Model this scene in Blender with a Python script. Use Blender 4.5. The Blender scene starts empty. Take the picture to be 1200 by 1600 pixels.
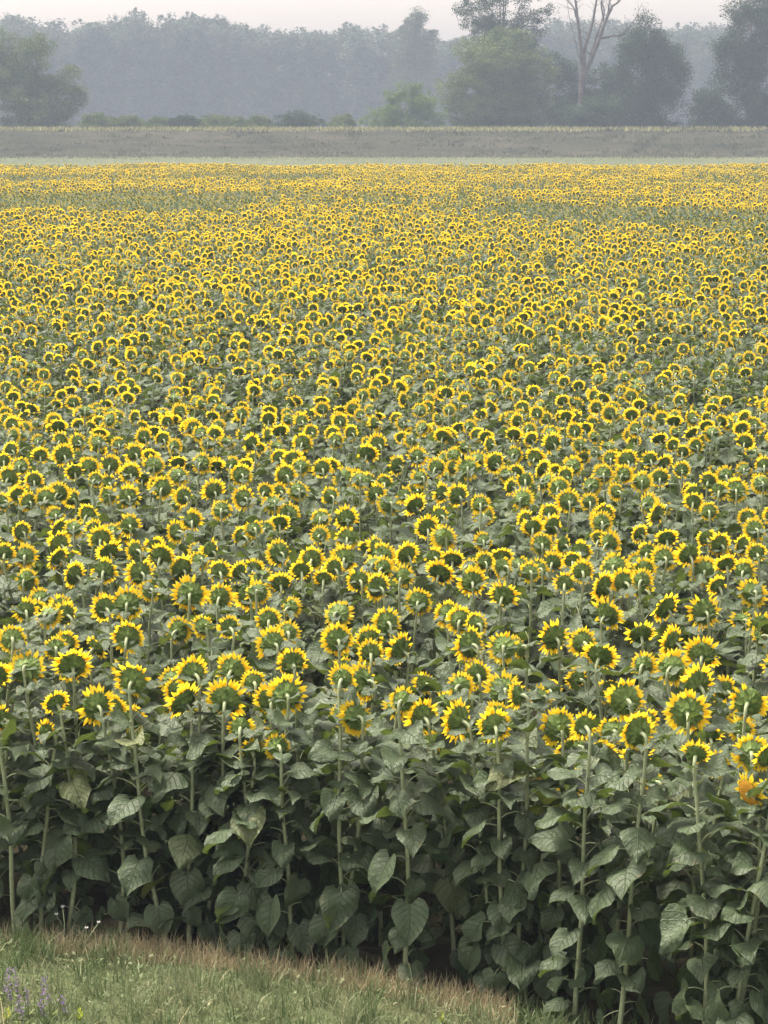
import bpy, math, random
import numpy as np
from mathutils import Vector, Matrix, Euler

scene = bpy.context.scene
COL = scene.collection
R = math.radians

# ------------------------------------------------------------------ camera, sky, sun, exposure
CAM_Z = 5.1
PITCH = math.atan(615.0 / 3500.0)
cam_data = bpy.data.cameras.new("camera")
cam_data.sensor_fit = 'VERTICAL'
cam_data.sensor_height = 24.0
cam_data.sensor_width = 18.0
cam_data.lens = 24.0 * 3500.0 / 1600.0
cam_data.clip_start = 0.1
cam_data.clip_end = 6000.0
cam = bpy.data.objects.new("camera", cam_data)
cam.location = (0, 0, CAM_Z)
cam.rotation_euler = (math.pi / 2 - PITCH, 0, 0)
COL.objects.link(cam)
scene.camera = cam

SUN_AZ, SUN_EL = R(-60), R(64)
world = bpy.data.worlds.new("World")
scene.world = world
world.use_nodes = True
wn, wl = world.node_tree.nodes, world.node_tree.links
wn.clear()
sky = wn.new('ShaderNodeTexSky')
sky.sky_type = 'NISHITA'
sky.sun_disc = False
sky.sun_elevation = SUN_EL
sky.sun_rotation = SUN_AZ
sky.air_density = 1.0
sky.dust_density = 4.0
sky.ozone_density = 1.0
hsv = wn.new('ShaderNodeHueSaturation')
hsv.inputs['Saturation'].default_value = 0.35
tint = wn.new('ShaderNodeMix'); tint.data_type = 'RGBA'; tint.blend_type = 'MULTIPLY'
tint.inputs[0].default_value = 1.0
tint.inputs[7].default_value = (1.0, 0.875, 0.80, 1)
bg = wn.new('ShaderNodeBackground'); bg.inputs['Strength'].default_value = 0.128
wo = wn.new('ShaderNodeOutputWorld')
wl.new(sky.outputs[0], hsv.inputs['Color'])
wl.new(hsv.outputs[0], tint.inputs[6])
wl.new(tint.outputs[2], bg.inputs['Color'])
wl.new(bg.outputs[0], wo.inputs['Surface'])

sun_data = bpy.data.lights.new("sun", 'SUN')
sun_data.energy = 2.0
sun_data.angle = R(25)
sun_data.color = (1.0, 0.93, 0.82)
sun = bpy.data.objects.new("sun", sun_data)
sun_dir = Vector((math.sin(SUN_AZ) * math.cos(SUN_EL), math.cos(SUN_AZ) * math.cos(SUN_EL), math.sin(SUN_EL)))
sun.rotation_euler = sun_dir.to_track_quat('Z', 'Y').to_euler()
sun.location = (0, 40, 60)
COL.objects.link(sun)

vs = scene.view_settings
vs.view_transform = 'Standard'
vs.look = 'None'
vs.gamma = 1.0
vs.use_curve_mapping = False
vs.exposure = 1.97
scene.cycles.use_denoising = True
scene.cycles.max_bounces = 7
scene.cycles.diffuse_bounces = 4
scene.cycles.glossy_bounces = 2
scene.cycles.transmission_bounces = 4
scene.cycles.volume_bounces = 1
scene.cycles.transparent_max_bounces = 4
scene.cycles.use_adaptive_sampling = True
scene.cycles.adaptive_threshold = 0.015
scene.cycles.caustics_reflective = False
scene.cycles.caustics_refractive = False

# ------------------------------------------------------------------ helpers
class Geo:
    """Vertices, faces, a material slot per face, a leaf coordinate and a tint per vertex."""
    def __init__(self):
        self.V = []; self.F = []; self.M = []; self.U = []; self.T = []
    def add(self, V, F, m=0, U=None, T=0.5):
        o = len(self.V)
        V = [tuple(v) for v in V]
        self.V += V
        self.F += [tuple(i + o for i in f) for f in F]
        self.M += [m] * len(F)
        self.U += [tuple(u) for u in U] if U is not None else [(0.5, 0.5, 0)] * len(V)
        self.T += list(T) if hasattr(T, '__len__') else [T] * len(V)
        return self
    def merge(self, g, mat=None, mshift=0, T=None):
        V = g.V
        if mat is not None:
            a = np.array(V); m = np.array(mat)
            V = (a @ m[:3, :3].T + m[:3, 3]).tolist()
        o = len(self.V)
        self.V += [tuple(v) for v in V]
        self.F += [tuple(i + o for i in f) for f in g.F]
        self.M += [i + mshift for i in g.M]
        self.U += g.U
        self.T += g.T if T is None else [T] * len(V)
    def mesh(self, name, mats, smooth=True):
        me = bpy.data.meshes.new(name)
        me.from_pydata(self.V, [], self.F)
        for m in mats: me.materials.append(m)
        me.polygons.foreach_set('material_index', self.M)
        me.polygons.foreach_set('use_smooth', [smooth] * len(self.F))
        a = me.attributes.new('luv', 'FLOAT_VECTOR', 'POINT')
        a.data.foreach_set('vector', np.array(self.U, dtype=np.float32).ravel())
        a = me.attributes.new('tint', 'FLOAT', 'POINT')
        a.data.foreach_set('value', np.array(self.T, dtype=np.float32))
        me.update()
        return me

def fast_mesh(name, V, F, mats, tint=None, smooth=True):
    """V (n,3); F (m,3 or 4) arrays."""
    me = bpy.data.meshes.new(name)
    V = np.asarray(V, dtype=np.float32); F = np.asarray(F, dtype=np.int32)
    k = F.shape[1]
    me.vertices.add(len(V)); me.vertices.foreach_set('co', V.ravel())
    me.loops.add(F.size); me.loops.foreach_set('vertex_index', F.ravel())
    me.polygons.add(len(F))
    me.polygons.foreach_set('loop_start', np.arange(0, F.size, k, dtype=np.int32))
    me.polygons.foreach_set('use_smooth', [smooth] * len(F))
    for m in mats: me.materials.append(m)
    if tint is not None:
        a = me.attributes.new('tint', 'FLOAT', 'POINT')
        a.data.foreach_set('value', np.asarray(tint, dtype=np.float32))
    me.update(calc_edges=True)
    me.validate()
    return me

def link(name, data, parent=None, loc=None, rot=None, scale=None, **props):
    o = bpy.data.objects.new(name, data)
    COL.objects.link(o)
    if parent is not None: o.parent = parent
    if loc is not None: o.location = loc
    if rot is not None: o.rotation_euler = rot
    if scale is not None: o.scale = (scale,) * 3 if not hasattr(scale, '__len__') else scale
    for k, v in props.items(): o[k] = v
    return o

def tube(path, radii, sides=8, cap=True):
    P = [Vector(p) for p in path]
    n = len(P); V = []; F = []
    ref = Vector((1, 0, 0)) if abs((P[-1] - P[0]).normalized().x) < 0.8 else Vector((0, 1, 0))
    for i in range(n):
        t = (P[min(i + 1, n - 1)] - P[max(i - 1, 0)]).normalized()
        s = t.cross(ref)
        if s.length < 1e-4: s = t.cross(Vector((0, 1, 0.3)))
        s.normalize(); u = s.cross(t)
        for k in range(sides):
            a = 2 * math.pi * k / sides
            V.append(P[i] + (s * math.cos(a) + u * math.sin(a)) * radii[i])
    for i in range(n - 1):
        for k in range(sides):
            k2 = (k + 1) % sides
            F.append((i * sides + k, i * sides + k2, (i + 1) * sides + k2, (i + 1) * sides + k))
    if cap: F.append(tuple((n - 1) * sides + k for k in range(sides)))
    return V, F

def ray(px, py):
    x = (px - 600) / 3500.0; v = -(py - 800) / 3500.0
    return Vector((x, math.cos(PITCH) + v * math.sin(PITCH), -math.sin(PITCH) + v * math.cos(PITCH)))
def at(px, py, Y):
    d = ray(px, py); t = Y / d.y
    return Vector((d.x * t, Y, CAM_Z + d.z * t))
def on_ground(px, py, z=0.0):
    d = ray(px, py); t = (z - CAM_Z) / d.z
    return Vector((d.x * t, d.y * t, z))

def noise2(x, y, seed=0):
    return (math.sin(x * 1.3 + seed) + math.sin(y * 1.7 + 2.1 * seed + 0.6 * x) + math.sin(0.8 * (x + y) + 3.3 * seed) + math.sin(2.3 * x - 1.1 * y + seed)) / 4

def ordinal(n):
    ones = ['', 'first', 'second', 'third', 'fourth', 'fifth', 'sixth', 'seventh', 'eighth', 'ninth', 'tenth', 'eleventh', 'twelfth',
            'thirteenth', 'fourteenth', 'fifteenth', 'sixteenth', 'seventeenth', 'eighteenth', 'nineteenth']
    if n < 20: return ones[n]
    tens = {2: 'twent', 3: 'thirt', 4: 'fort', 5: 'fift'}[n // 10]
    return tens + 'ieth' if n % 10 == 0 else tens + 'y-' + ones[n % 10]

# ------------------------------------------------------------------ materials
def new_mat(name):
    m = bpy.data.materials.new(name); m.use_nodes = True
    nt = m.node_tree; nt.nodes.clear()
    out = nt.nodes.new('ShaderNodeOutputMaterial')
    return m, nt, out
def node(nt, t, **kw):
    n = nt.nodes.new(t)
    for k, v in kw.items(): setattr(n, k, v)
    return n
def val(nt, op, a, b=None, clamp=False):
    n = node(nt, 'ShaderNodeMath', operation=op, use_clamp=clamp)
    for i, x in enumerate((a, b)):
        if x is None: continue
        if isinstance(x, (int, float)): n.inputs[i].default_value = x
        else: nt.links.new(x, n.inputs[i])
    return n.outputs[0]
def mixc(nt, fac, a, b, blend='MIX'):
    n = node(nt, 'ShaderNodeMix', data_type='RGBA', blend_type=blend)
    for i, x in ((0, fac), (6, a), (7, b)):
        if isinstance(x, (int, float)): n.inputs[i].default_value = x
        elif isinstance(x, tuple): n.inputs[i].default_value = (*x, 1)
        else: nt.links.new(x, n.inputs[i])
    return n.outputs[2]
def attr(nt, name, vec=False):
    n = node(nt, 'ShaderNodeAttribute', attribute_name=name)
    return n.outputs['Vector'] if vec else n.outputs['Fac']
def noise(nt, scale, detail=3.0, vec=None, rough=0.55):
    n = node(nt, 'ShaderNodeTexNoise')
    n.inputs['Scale'].default_value = scale; n.inputs['Detail'].default_value = detail
    n.inputs['Roughness'].default_value = rough
    if vec is not None: nt.links.new(vec, n.inputs['Vector'])
    return n.outputs[0]
def ramp(nt, fac, stops):
    n = node(nt, 'ShaderNodeValToRGB')
    e = n.color_ramp.elements
    while len(e) < len(stops): e.new(0.5)
    for el, (p, c) in zip(e, stops):
        el.position = p; el.color = (*c, 1)
    nt.links.new(fac, n.inputs[0])
    return n.outputs[0]
def finish(nt, out, color, rough=0.6, spec=0.3, trans=0.0, trans_color=None, bump=None, bump_str=0.3, bump_dist=0.01):
    p = node(nt, 'ShaderNodeBsdfPrincipled')
    if isinstance(color, tuple): p.inputs['Base Color'].default_value = (*color, 1)
    else: nt.links.new(color, p.inputs['Base Color'])
    if isinstance(rough, (int, float)): p.inputs['Roughness'].default_value = rough
    else: nt.links.new(rough, p.inputs['Roughness'])
    p.inputs['Specular IOR Level'].default_value = spec
    if bump is not None:
        b = node(nt, 'ShaderNodeBump'); b.inputs['Strength'].default_value = bump_str; b.inputs['Distance'].default_value = bump_dist
        nt.links.new(bump, b.inputs['Height']); nt.links.new(b.outputs[0], p.inputs['Normal'])
    if trans > 0:
        t = node(nt, 'ShaderNodeBsdfTranslucent')
        if isinstance(trans_color, tuple): t.inputs[0].default_value = (*trans_color, 1)
        else: nt.links.new(trans_color, t.inputs[0])
        mx = node(nt, 'ShaderNodeMixShader'); mx.inputs[0].default_value = trans
        nt.links.new(p.outputs[0], mx.inputs[1]); nt.links.new(t.outputs[0], mx.inputs[2])
        nt.links.new(mx.outputs[0], out.inputs[0])
    else:
        nt.links.new(p.outputs[0], out.inputs[0])

def leaf_material():
    m, nt, out = new_mat('sunflower_leaf')
    uv = attr(nt, 'luv', True)
    sep = node(nt, 'ShaderNodeSeparateXYZ'); nt.links.new(uv, sep.inputs[0])
    u, v = sep.outputs[0], sep.outputs[1]
    oi = node(nt, 'ShaderNodeObjectInfo')
    t = val(nt, 'FRACT', val(nt, 'ADD', attr(nt, 'tint'), oi.outputs['Random']))
    au = val(nt, 'ABSOLUTE', u)
    mid = val(nt, 'SUBTRACT', 1.0, val(nt, 'MULTIPLY', au, 22.0), True)
    lat = val(nt, 'FRACT', val(nt, 'MULTIPLY', val(nt, 'SUBTRACT', v, val(nt, 'MULTIPLY', au, 0.33)), 6.5))
    lat = val(nt, 'SUBTRACT', 1.0, val(nt, 'MULTIPLY', val(nt, 'ABSOLUTE', val(nt, 'SUBTRACT', lat, 0.5)), 11.0), True)
    vein = val(nt, 'MAXIMUM', mid, val(nt, 'MULTIPLY', lat, 0.6))
    geo = node(nt, 'ShaderNodeNewGeometry')
    nz = noise(nt, 9.0, 4.0, geo.outputs['Position'])
    base = mixc(nt, t, (0.019, 0.044, 0.020), (0.042, 0.080, 0.036))
    base = mixc(nt, val(nt, 'MULTIPLY', nz, 0.5), base, (0.060, 0.102, 0.046))
    yel = val(nt, 'MULTIPLY', val(nt, 'SUBTRACT', t, 0.965, True), 22.0, True)
    base = mixc(nt, yel, base, (0.17, 0.18, 0.035))
    base = mixc(nt, val(nt, 'MULTIPLY', vein, 0.75), base, (0.17, 0.21, 0.12))
    edge = val(nt, 'MAXIMUM', au, v)
    dry = val(nt, 'MULTIPLY', val(nt, 'SUBTRACT', val(nt, 'ADD', val(nt, 'MULTIPLY', edge, 0.35), noise(nt, 22.0, 3.0, geo.outputs['Position'])), 0.88, True), 9.0, True)
    base = mixc(nt, val(nt, 'MULTIPLY', dry, val(nt, 'LESS_THAN', t, 0.35)), base, (0.13, 0.095, 0.045))
    back = mixc(nt, 0.45, base, (0.11, 0.145, 0.075))
    col = mixc(nt, geo.outputs['Backfacing'], base, back)
    tr = mixc(nt, 0.6, col, (0.16, 0.22, 0.02))
    rough = val(nt, 'ADD', 0.40, val(nt, 'MULTIPLY', nz, 0.22))
    h = val(nt, 'SUBTRACT', val(nt, 'MULTIPLY', noise(nt, 34.0, 3.0, geo.outputs['Position']), 1.6), vein)
    finish(nt, out, col, rough, 0.42, 0.26, tr, h, 0.9, 0.009)
    return m

def petal_material():
    m, nt, out = new_mat('sunflower_petal')
    uv = attr(nt, 'luv', True)
    sep = node(nt, 'ShaderNodeSeparateXYZ'); nt.links.new(uv, sep.inputs[0])
    oi = node(nt, 'ShaderNodeObjectInfo')
    t = val(nt, 'FRACT', val(nt, 'ADD', attr(nt, 'tint'), val(nt, 'MULTIPLY', oi.outputs['Random'], 0.4)))
    c = mixc(nt, sep.outputs[1], (0.92, 0.63, 0.015), (0.96, 0.82, 0.06))
    c = mixc(nt, val(nt, 'MULTIPLY', t, 0.45), c, (0.92, 0.60, 0.015))
    stripe = val(nt, 'SINE', val(nt, 'MULTIPLY', sep.outputs[0], 18.0))
    c = mixc(nt, val(nt, 'MULTIPLY', val(nt, 'ADD', stripe, 1.0), 0.07), c, (0.55, 0.25, 0.005))
    finish(nt, out, c, 0.55, 0.2, 0.6, c)
    return m

def simple_mat(name, lo, hi, scale, rough=0.7, spec=0.2, bump=0.0, bump_dist=0.01, trans=0.0, use_tint=False, detail=4.0):
    m, nt, out = new_mat(name)
    geo = node(nt, 'ShaderNodeNewGeometry')
    nz = noise(nt, scale, detail, geo.outputs['Position'])
    f = nz
    if use_tint:
        f = val(nt, 'ADD', val(nt, 'MULTIPLY', attr(nt, 'tint'), 0.6), val(nt, 'MULTIPLY', nz, 0.4))
    f = val(nt, 'MULTIPLY', val(nt, 'SUBTRACT', f, 0.25), 2.0, True)
    c = mixc(nt, f, lo, hi)
    finish(nt, out, c, rough, spec, trans, c, nz if bump else None, bump, bump_dist)
    return m

MAT = {}
MAT['leaf'] = leaf_material()
MAT['petal'] = petal_material()
MAT['stalk'] = simple_mat('sunflower_stalk', (0.20, 0.25, 0.13), (0.32, 0.36, 0.21), 30, 0.65, 0.25, 0.3, 0.003)
MAT['bract'] = simple_mat('sunflower_bract', (0.080, 0.135, 0.028), (0.165, 0.240, 0.060), 40, 0.6, 0.25, trans=0.12, use_tint=True)
MAT['disc'] = simple_mat('sunflower_disc', (0.20, 0.08, 0.01), (0.62, 0.34, 0.03), 160, 0.8, 0.1, 0.8, 0.006)

def grass_material(name, stops, trans=0.25):
    m, nt, out = new_mat(name)
    c = ramp(nt, attr(nt, 'tint'), stops)
    geo = node(nt, 'ShaderNodeNewGeometry')
    nz = noise(nt, 3.0, 3.0, geo.outputs['Position'])
    c = mixc(nt, val(nt, 'MULTIPLY', nz, 0.35), c, (0.14, 0.15, 0.07))
    finish(nt, out, c, 0.6, 0.25, trans, c)
    return m
# tint 0 green .. 0.5 grey green .. 1 straw
MAT['grass'] = grass_material('grass_blades', [(0.0, (0.05, 0.105, 0.028)), (0.3, (0.125, 0.178, 0.078)), (0.6, (0.26, 0.285, 0.16)), (0.8, (0.38, 0.33, 0.19)), (1.0, (0.56, 0.46, 0.30))])
MAT['far_grass'] = grass_material('levee_grass', [(0.0, (0.035, 0.052, 0.018)), (0.5, (0.048, 0.047, 0.028)), (1.0, (0.40, 0.40, 0.18))], 0.15)

def ground_material(name, a, b, c, s1, s2, bump_dist=0.05, stretch=1.0):
    m, nt, out = new_mat(name)
    geo = node(nt, 'ShaderNodeNewGeometry')
    vm = node(nt, 'ShaderNodeVectorMath', operation='MULTIPLY'); vm.inputs[1].default_value = (1.0, stretch, stretch)
    nt.links.new(geo.outputs['Position'], vm.inputs[0])
    n1 = noise(nt, s1, 5.0, vm.outputs[0]); n2 = noise(nt, s2, 4.0, geo.outputs['Position'])
    f = val(nt, 'MULTIPLY', val(nt, 'SUBTRACT', n1, 0.3), 2.4, True)
    col = mixc(nt, f, a, b)
    col = mixc(nt, val(nt, 'MULTIPLY', n2, 0.6), col, c)
    finish(nt, out, col, 0.95, 0.05, bump=n2, bump_str=0.7, bump_dist=bump_dist)
    return m
MAT['ground'] = ground_material('dry_earth', (0.11, 0.10, 0.06), (0.15, 0.13, 0.08), (0.09, 0.10, 0.05), 0.3, 2.0)
MAT['soil'] = ground_material('field_soil', (0.036, 0.032, 0.022), (0.062, 0.054, 0.036), (0.035, 0.038, 0.022), 2.0, 18.0)
MAT['verge'] = ground_material('verge_turf', (0.065, 0.09, 0.04), (0.12, 0.12, 0.065), (0.055, 0.075, 0.032), 2.0, 30.0)
MAT['meadow'] = ground_material('pale_meadow', (0.068, 0.084, 0.046), (0.115, 0.128, 0.075), (0.060, 0.076, 0.040), 0.05, 0.5)
MAT['levee'] = ground_material('levee_turf', (0.018, 0.022, 0.013), (0.068, 0.060, 0.044), (0.026, 0.032, 0.017), 0.09, 0.6, 0.15, 5.0)
MAT['bark'] = simple_mat('tree_bark', (0.07, 0.055, 0.042), (0.16, 0.13, 0.105), 3.0, 0.9, 0.1, 0.5, 0.05)
MAT['dead_bark'] = simple_mat('bare_wood', (0.040, 0.037, 0.034), (0.17, 0.152, 0.135), 0.9, 0.9, 0.1, 0.5, 0.05)

def foliage_material(name, lo, hi, trans=0.2):
    m, nt, out = new_mat(name)
    oi = node(nt, 'ShaderNodeObjectInfo')
    c = mixc(nt, attr(nt, 'tint'), lo, hi)
    c = mixc(nt, val(nt, 'MULTIPLY', oi.outputs['Random'], 0.3), c, lo)
    finish(nt, out, c, 0.6, 0.2, trans, c)
    return m
MAT['dark_tree'] = foliage_material('dark_foliage', (0.012, 0.030, 0.009), (0.050, 0.088, 0.024))
MAT['willow'] = foliage_material('willow_foliage', (0.045, 0.080, 0.018), (0.15, 0.195, 0.048))
MAT['bush'] = foliage_material('bush_foliage', (0.07, 0.125, 0.022), (0.15, 0.225, 0.048))
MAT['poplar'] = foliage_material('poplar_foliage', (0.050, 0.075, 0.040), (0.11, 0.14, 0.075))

# ------------------------------------------------------------------ the setting
def sheet(name, quads_pts, z, mat, subdivide=None):
    me = bpy.data.meshes.new(name)
    me.from_pydata([(x, y, z) for x, y in quads_pts], [], [tuple(range(len(quads_pts)))])
    me.materials.append(mat)
    return link(name, me, kind='structure')
sheet('ground', [(-1500, -300), (1500, -300), (1500, 1700), (-1500, 1700)], 0.0, MAT['ground'])

EDGE = [(-2.43, 13.48), (-1.19, 13.18), (-0.39, 12.89), (0.45, 12.49), (0.85, 12.18), (1.19, 11.93), (2.05, 11.25)]
EX = [e[0] for e in EDGE]; EY = [e[1] for e in EDGE]
def edge_y(x):
    if x < EX[0]: return EY[0] + (EX[0] - x) * 0.3
    if x > EX[-1]: return EY[-1] - (x - EX[-1]) * 0.3
    return float(np.interp(x, EX, EY))
FIELD_FAR = 174.0
xs = [-60, -20, -8] + EX + [8, 20, 60]
sheet('field_soil', [(x, edge_y(x) - 0.05) for x in (-8, *EX, 8)] + [(70, 25), (90, FIELD_FAR), (-90, FIELD_FAR), (-70, 25)], 0.005, MAT['soil'])
sheet('meadow', [(-300, FIELD_FAR + 0.5), (300, FIELD_FAR + 0.5), (300, 303), (-300, 303)], 0.004, MAT['meadow'])

# the grass verge: an uneven strip of turf in front of the crop
def verge_z(x, y):
    d = edge_y(x) - y
    return 0.012 + max(0, min(0.05, d * 0.1)) * (1 + 0.5 * noise2(x * 2, y * 2, 3))
gx = np.linspace(-9, 9, 73); V = []; F = []
NY = 22
for x in gx:
    e = edge_y(x) + 0.05
    for j in range(NY):
        y = e - 6.0 * (j / (NY - 1)) ** 1.3
        V.append((x, y, verge_z(x, y)))
for i in range(len(gx) - 1):
    for j in range(NY - 1):
        a = i * NY + j
        F.append((a, a + 1, a + NY + 1, a + NY))
link('grass_verge', fast_mesh('grass_verge', V, F, [MAT['verge']]), kind='structure')

# the levee behind the meadow
LX = np.linspace(-190, 190, 381)
PROF = [(302.5, -0.4), (304, 0.05), (307, 0.5), (310, 1.35), (313, 2.2), (316, 3.0), (318, 3.4), (320, 3.5), (324, 3.5), (327, 2.9), (332, 1.6), (337, 0.7), (342, 0.3), (346, -0.4)]
V = []; F = []
lr = np.random.RandomState(5)
for x in LX:
    for y, z in PROF:
        n = 0.10 * noise2(x * 0.35, y * 0.5, 1) + 0.10 * noise2(x * 1.7, y * 0.9, 2) + lr.normal(0, 0.05)
        V.append((x, y + 0.4 * noise2(x * 0.1, 0, 4), z + (n if z > 0 else 0)))
k = len(PROF)
for i in range(len(LX) - 1):
    for j in range(k - 1):
        a = i * k + j
        F.append((a, a + k, a + k + 1, a + 1))
link('levee', fast_mesh('levee', V, F, [MAT['levee']]), kind='structure')
def levee_z(y):
    return float(np.interp(y, [p[0] for p in PROF], [p[1] for p in PROF]))

# ------------------------------------------------------------------ grass
def blades(rng, P, height, width, tint, lean=0.5):
    """Curved tapering blades: each a quad and a pointed tip, as 3 triangles."""
    n = len(P)
    P = np.asarray(P, dtype=np.float64)
    a = rng.uniform(0, 2 * np.pi, n); b = rng.uniform(0, 2 * np.pi, n)
    side = np.stack([np.cos(a), np.sin(a), np.zeros(n)], 1) * (np.asarray(width) * 0.5)[:, None]
    ln = np.abs(rng.normal(0, lean, n))
    dirv = np.stack([np.cos(b) * ln, np.sin(b) * ln, np.ones(n)], 1)
    dirv /= np.linalg.norm(dirv, axis=1)[:, None]
    h = np.asarray(height)[:, None]
    mid = P + dirv * h * 0.55
    d2 = dirv + np.stack([np.cos(b) * ln, np.sin(b) * ln, -0.35 * ln], 1)
    d2 /= np.linalg.norm(d2, axis=1)[:, None]
    tip = mid + d2 * h * 0.5
    V = np.stack([P - side, P + side, mid - side * 0.8, mid + side * 0.8, tip], 1).reshape(-1, 3)
    o = np.arange(n)[:, None] * 5
    F = np.stack([o + [0, 1, 3], o + [0, 3, 2], o + [2, 3, 4]], 1).reshape(-1, 3)
    return V, F, np.repeat(np.asarray(tint), 5)
def join_blades(parts):
    V = []; F = []; T = []; o = 0
    for v, f, t in parts:
        V.append(v); F.append(f + o); T.append(t); o += len(v)
    return np.concatenate(V), np.concatenate(F), np.concatenate(T)

rng = np.random.RandomState(11)
def verge_points(n, d0, d1, x0=-5.0, x1=5.0, power=1.0):
    x = rng.uniform(x0, x1, n); d = d0 + (d1 - d0) * rng.uniform(0, 1, n) ** power
    e = np.array([edge_y(v) for v in x])
    y = e - d
    z = np.array([verge_z(p, q) for p, q in zip(x, y)]) - 0.01
    return np.stack([x, y, z], 1), d
parts = []
P, d = verge_points(42000, 0.0, 2.6)
patch = np.array([noise2(p[0] * 3, p[1] * 3, 7) for p in P])
straw = np.array([1.0 if (-1.9 < p[0] < 0.75) else 0.25 for p in P]) * np.clip(1.0 - (d - 0.05) / 0.42, 0, 1)
fine = np.array([noise2(p[0] * 14, p[1] * 14, 2) + 0.6 * noise2(p[0] * 31 + 3, p[1] * 29, 6) for p in P])
tn = np.clip(0.30 + 0.2 * patch + 0.22 * fine + rng.normal(0, 0.12, len(P)) + 0.5 * straw, 0, 1)
h = rng.uniform(0.04, 0.12, len(P)) * np.clip(1 + 0.35 * patch + 0.7 * fine, 0.25, 2.2)
parts.append(blades(rng, P, h, rng.uniform(0.003, 0.008, len(P)), tn, 0.75))
P, d = verge_points(5200, -0.06, 0.32, -2.1, 0.75)            # the dry strip along the crop
P = P[rng.uniform(0, 1, len(P)) < np.clip(0.75 + 0.5 * np.array([noise2(p[0] * 4, 0, 2) for p in P]), 0.15, 1)]
parts.append(blades(rng, P, rng.uniform(0.06, 0.17, len(P)), rng.uniform(0.003, 0.006, len(P)), rng.uniform(0.72, 1.0, len(P)), 0.45))
P, d = verge_points(1500, -0.1, 0.3, -5.0, -1.4)
parts.append(blades(rng, P, rng.uniform(0.05, 0.15, len(P)), rng.uniform(0.003, 0.006, len(P)), rng.uniform(0.4, 0.95, len(P)), 0.5))
for k in range(420):                                            # taller tufts
    c, _ = verge_points(1, 0.15, 2.4)
    m = rng.randint(12, 34)
    Q = c + np.concatenate([rng.normal(0, 0.035, (m, 2)), np.zeros((m, 1))], 1)
    parts.append(blades(rng, Q, rng.uniform(0.10, 0.24, m), rng.uniform(0.004, 0.008, m), np.clip(rng.uniform(0.0, 0.62) + rng.normal(0, 0.06, m), 0, 1), 0.45))
P, d = verge_points(2600, -0.25, 0.25, 0.75, 4.0)             # greener weeds at the foot of the nearest plants
parts.append(blades(rng, P, rng.uniform(0.05, 0.14, len(P)), rng.uniform(0.008, 0.02, len(P)), np.clip(rng.normal(0.22, 0.12, len(P)), 0, 1), 0.7))
for k in range(260):                                            # long bent and dead blades standing out of the turf
    c, _ = verge_points(1, 0.05, 2.4)
    m = rng.randint(2, 6)
    Q = c + np.concatenate([rng.normal(0, 0.03, (m, 2)), np.zeros((m, 1))], 1)
    parts.append(blades(rng, Q, rng.uniform(0.16, 0.32, m), rng.uniform(0.003, 0.006, m), np.clip(rng.uniform(0.3, 0.95) + rng.normal(0, 0.05, m), 0, 1), 0.8))
P, d = verge_points(9000, 0.1, 2.6)                           # small broad leaves of herbs low in the grass
P[:, 2] += rng.uniform(0.01, 0.09, len(P))
hp = np.array([noise2(p[0] * 5 + 1, p[1] * 5, 4) for p in P]); P = P[hp > -0.05]
parts.append(blades(rng, P, rng.uniform(0.02, 0.045, len(P)), rng.uniform(0.012, 0.024, len(P)), np.clip(rng.normal(0.36, 0.14, len(P)), 0, 1), 1.6))
V, F, T = join_blades(parts)
link('verge_grass', fast_mesh('verge_grass', V, F, [MAT['grass']], T), kind='stuff', label='short green and straw coloured grass in front of the sunflowers', category='grass')

# rough grass and weeds on the levee
parts = []
n = 16000
x = rng.uniform(-100, 100, n); y = rng.uniform(304.5, 321, n)
P = np.stack([x, y, [levee_z(v) - 0.05 for v in y]], 1)
pt = np.array([noise2(a * 0.15, b * 0.6, 9) for a, b in zip(x, y)])
right = np.clip((x - 28) / 10, 0, 1)
tn = np.clip(0.42 + 0.25 * pt + rng.normal(0, 0.06, n) - 0.28 * right, 0, 1)
parts.append(blades(rng, P, rng.uniform(0.10, 0.34, n) * (1 + 0.8 * right), rng.uniform(0.04, 0.11, n), tn, 1.2))
n = 14000
x = rng.uniform(-100, 100, n); y = rng.uniform(317.2, 322.5, n)
P = np.stack([x, y, [levee_z(v) - 0.05 for v in y]], 1)
parts.append(blades(rng, P, rng.uniform(0.25, 0.75, n), rng.uniform(0.08, 0.2, n), np.clip(rng.normal(0.9, 0.12, n), 0, 1), 0.4))
n = 9000
x = rng.uniform(-100, 100, n); y = rng.uniform(262, 305, n)
P = np.stack([x, y, np.zeros(n)], 1)
parts.append(blades(rng, P, rng.uniform(0.05, 0.16, n), rng.uniform(0.05, 0.12, n), np.clip(rng.normal(0.72, 0.1, n), 0, 1), 0.9))
for k in range(420):
    cx_ = rng.uniform(-80, 80); cy_ = rng.uniform(292, 308); m = rng.randint(10, 26)
    xx = cx_ + rng.normal(0, 2.2, m); yy = cy_ + rng.normal(0, 0.8, m)
    Q = np.stack([xx, yy, [max(0.0, levee_z(v)) - 0.03 for v in yy]], 1)
    parts.append(blades(rng, Q, rng.uniform(0.12, 0.34, m), rng.uniform(0.06, 0.14, m), np.clip(rng.uniform(0.4, 0.85) + rng.normal(0, 0.04, m), 0, 1), 0.9))
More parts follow.
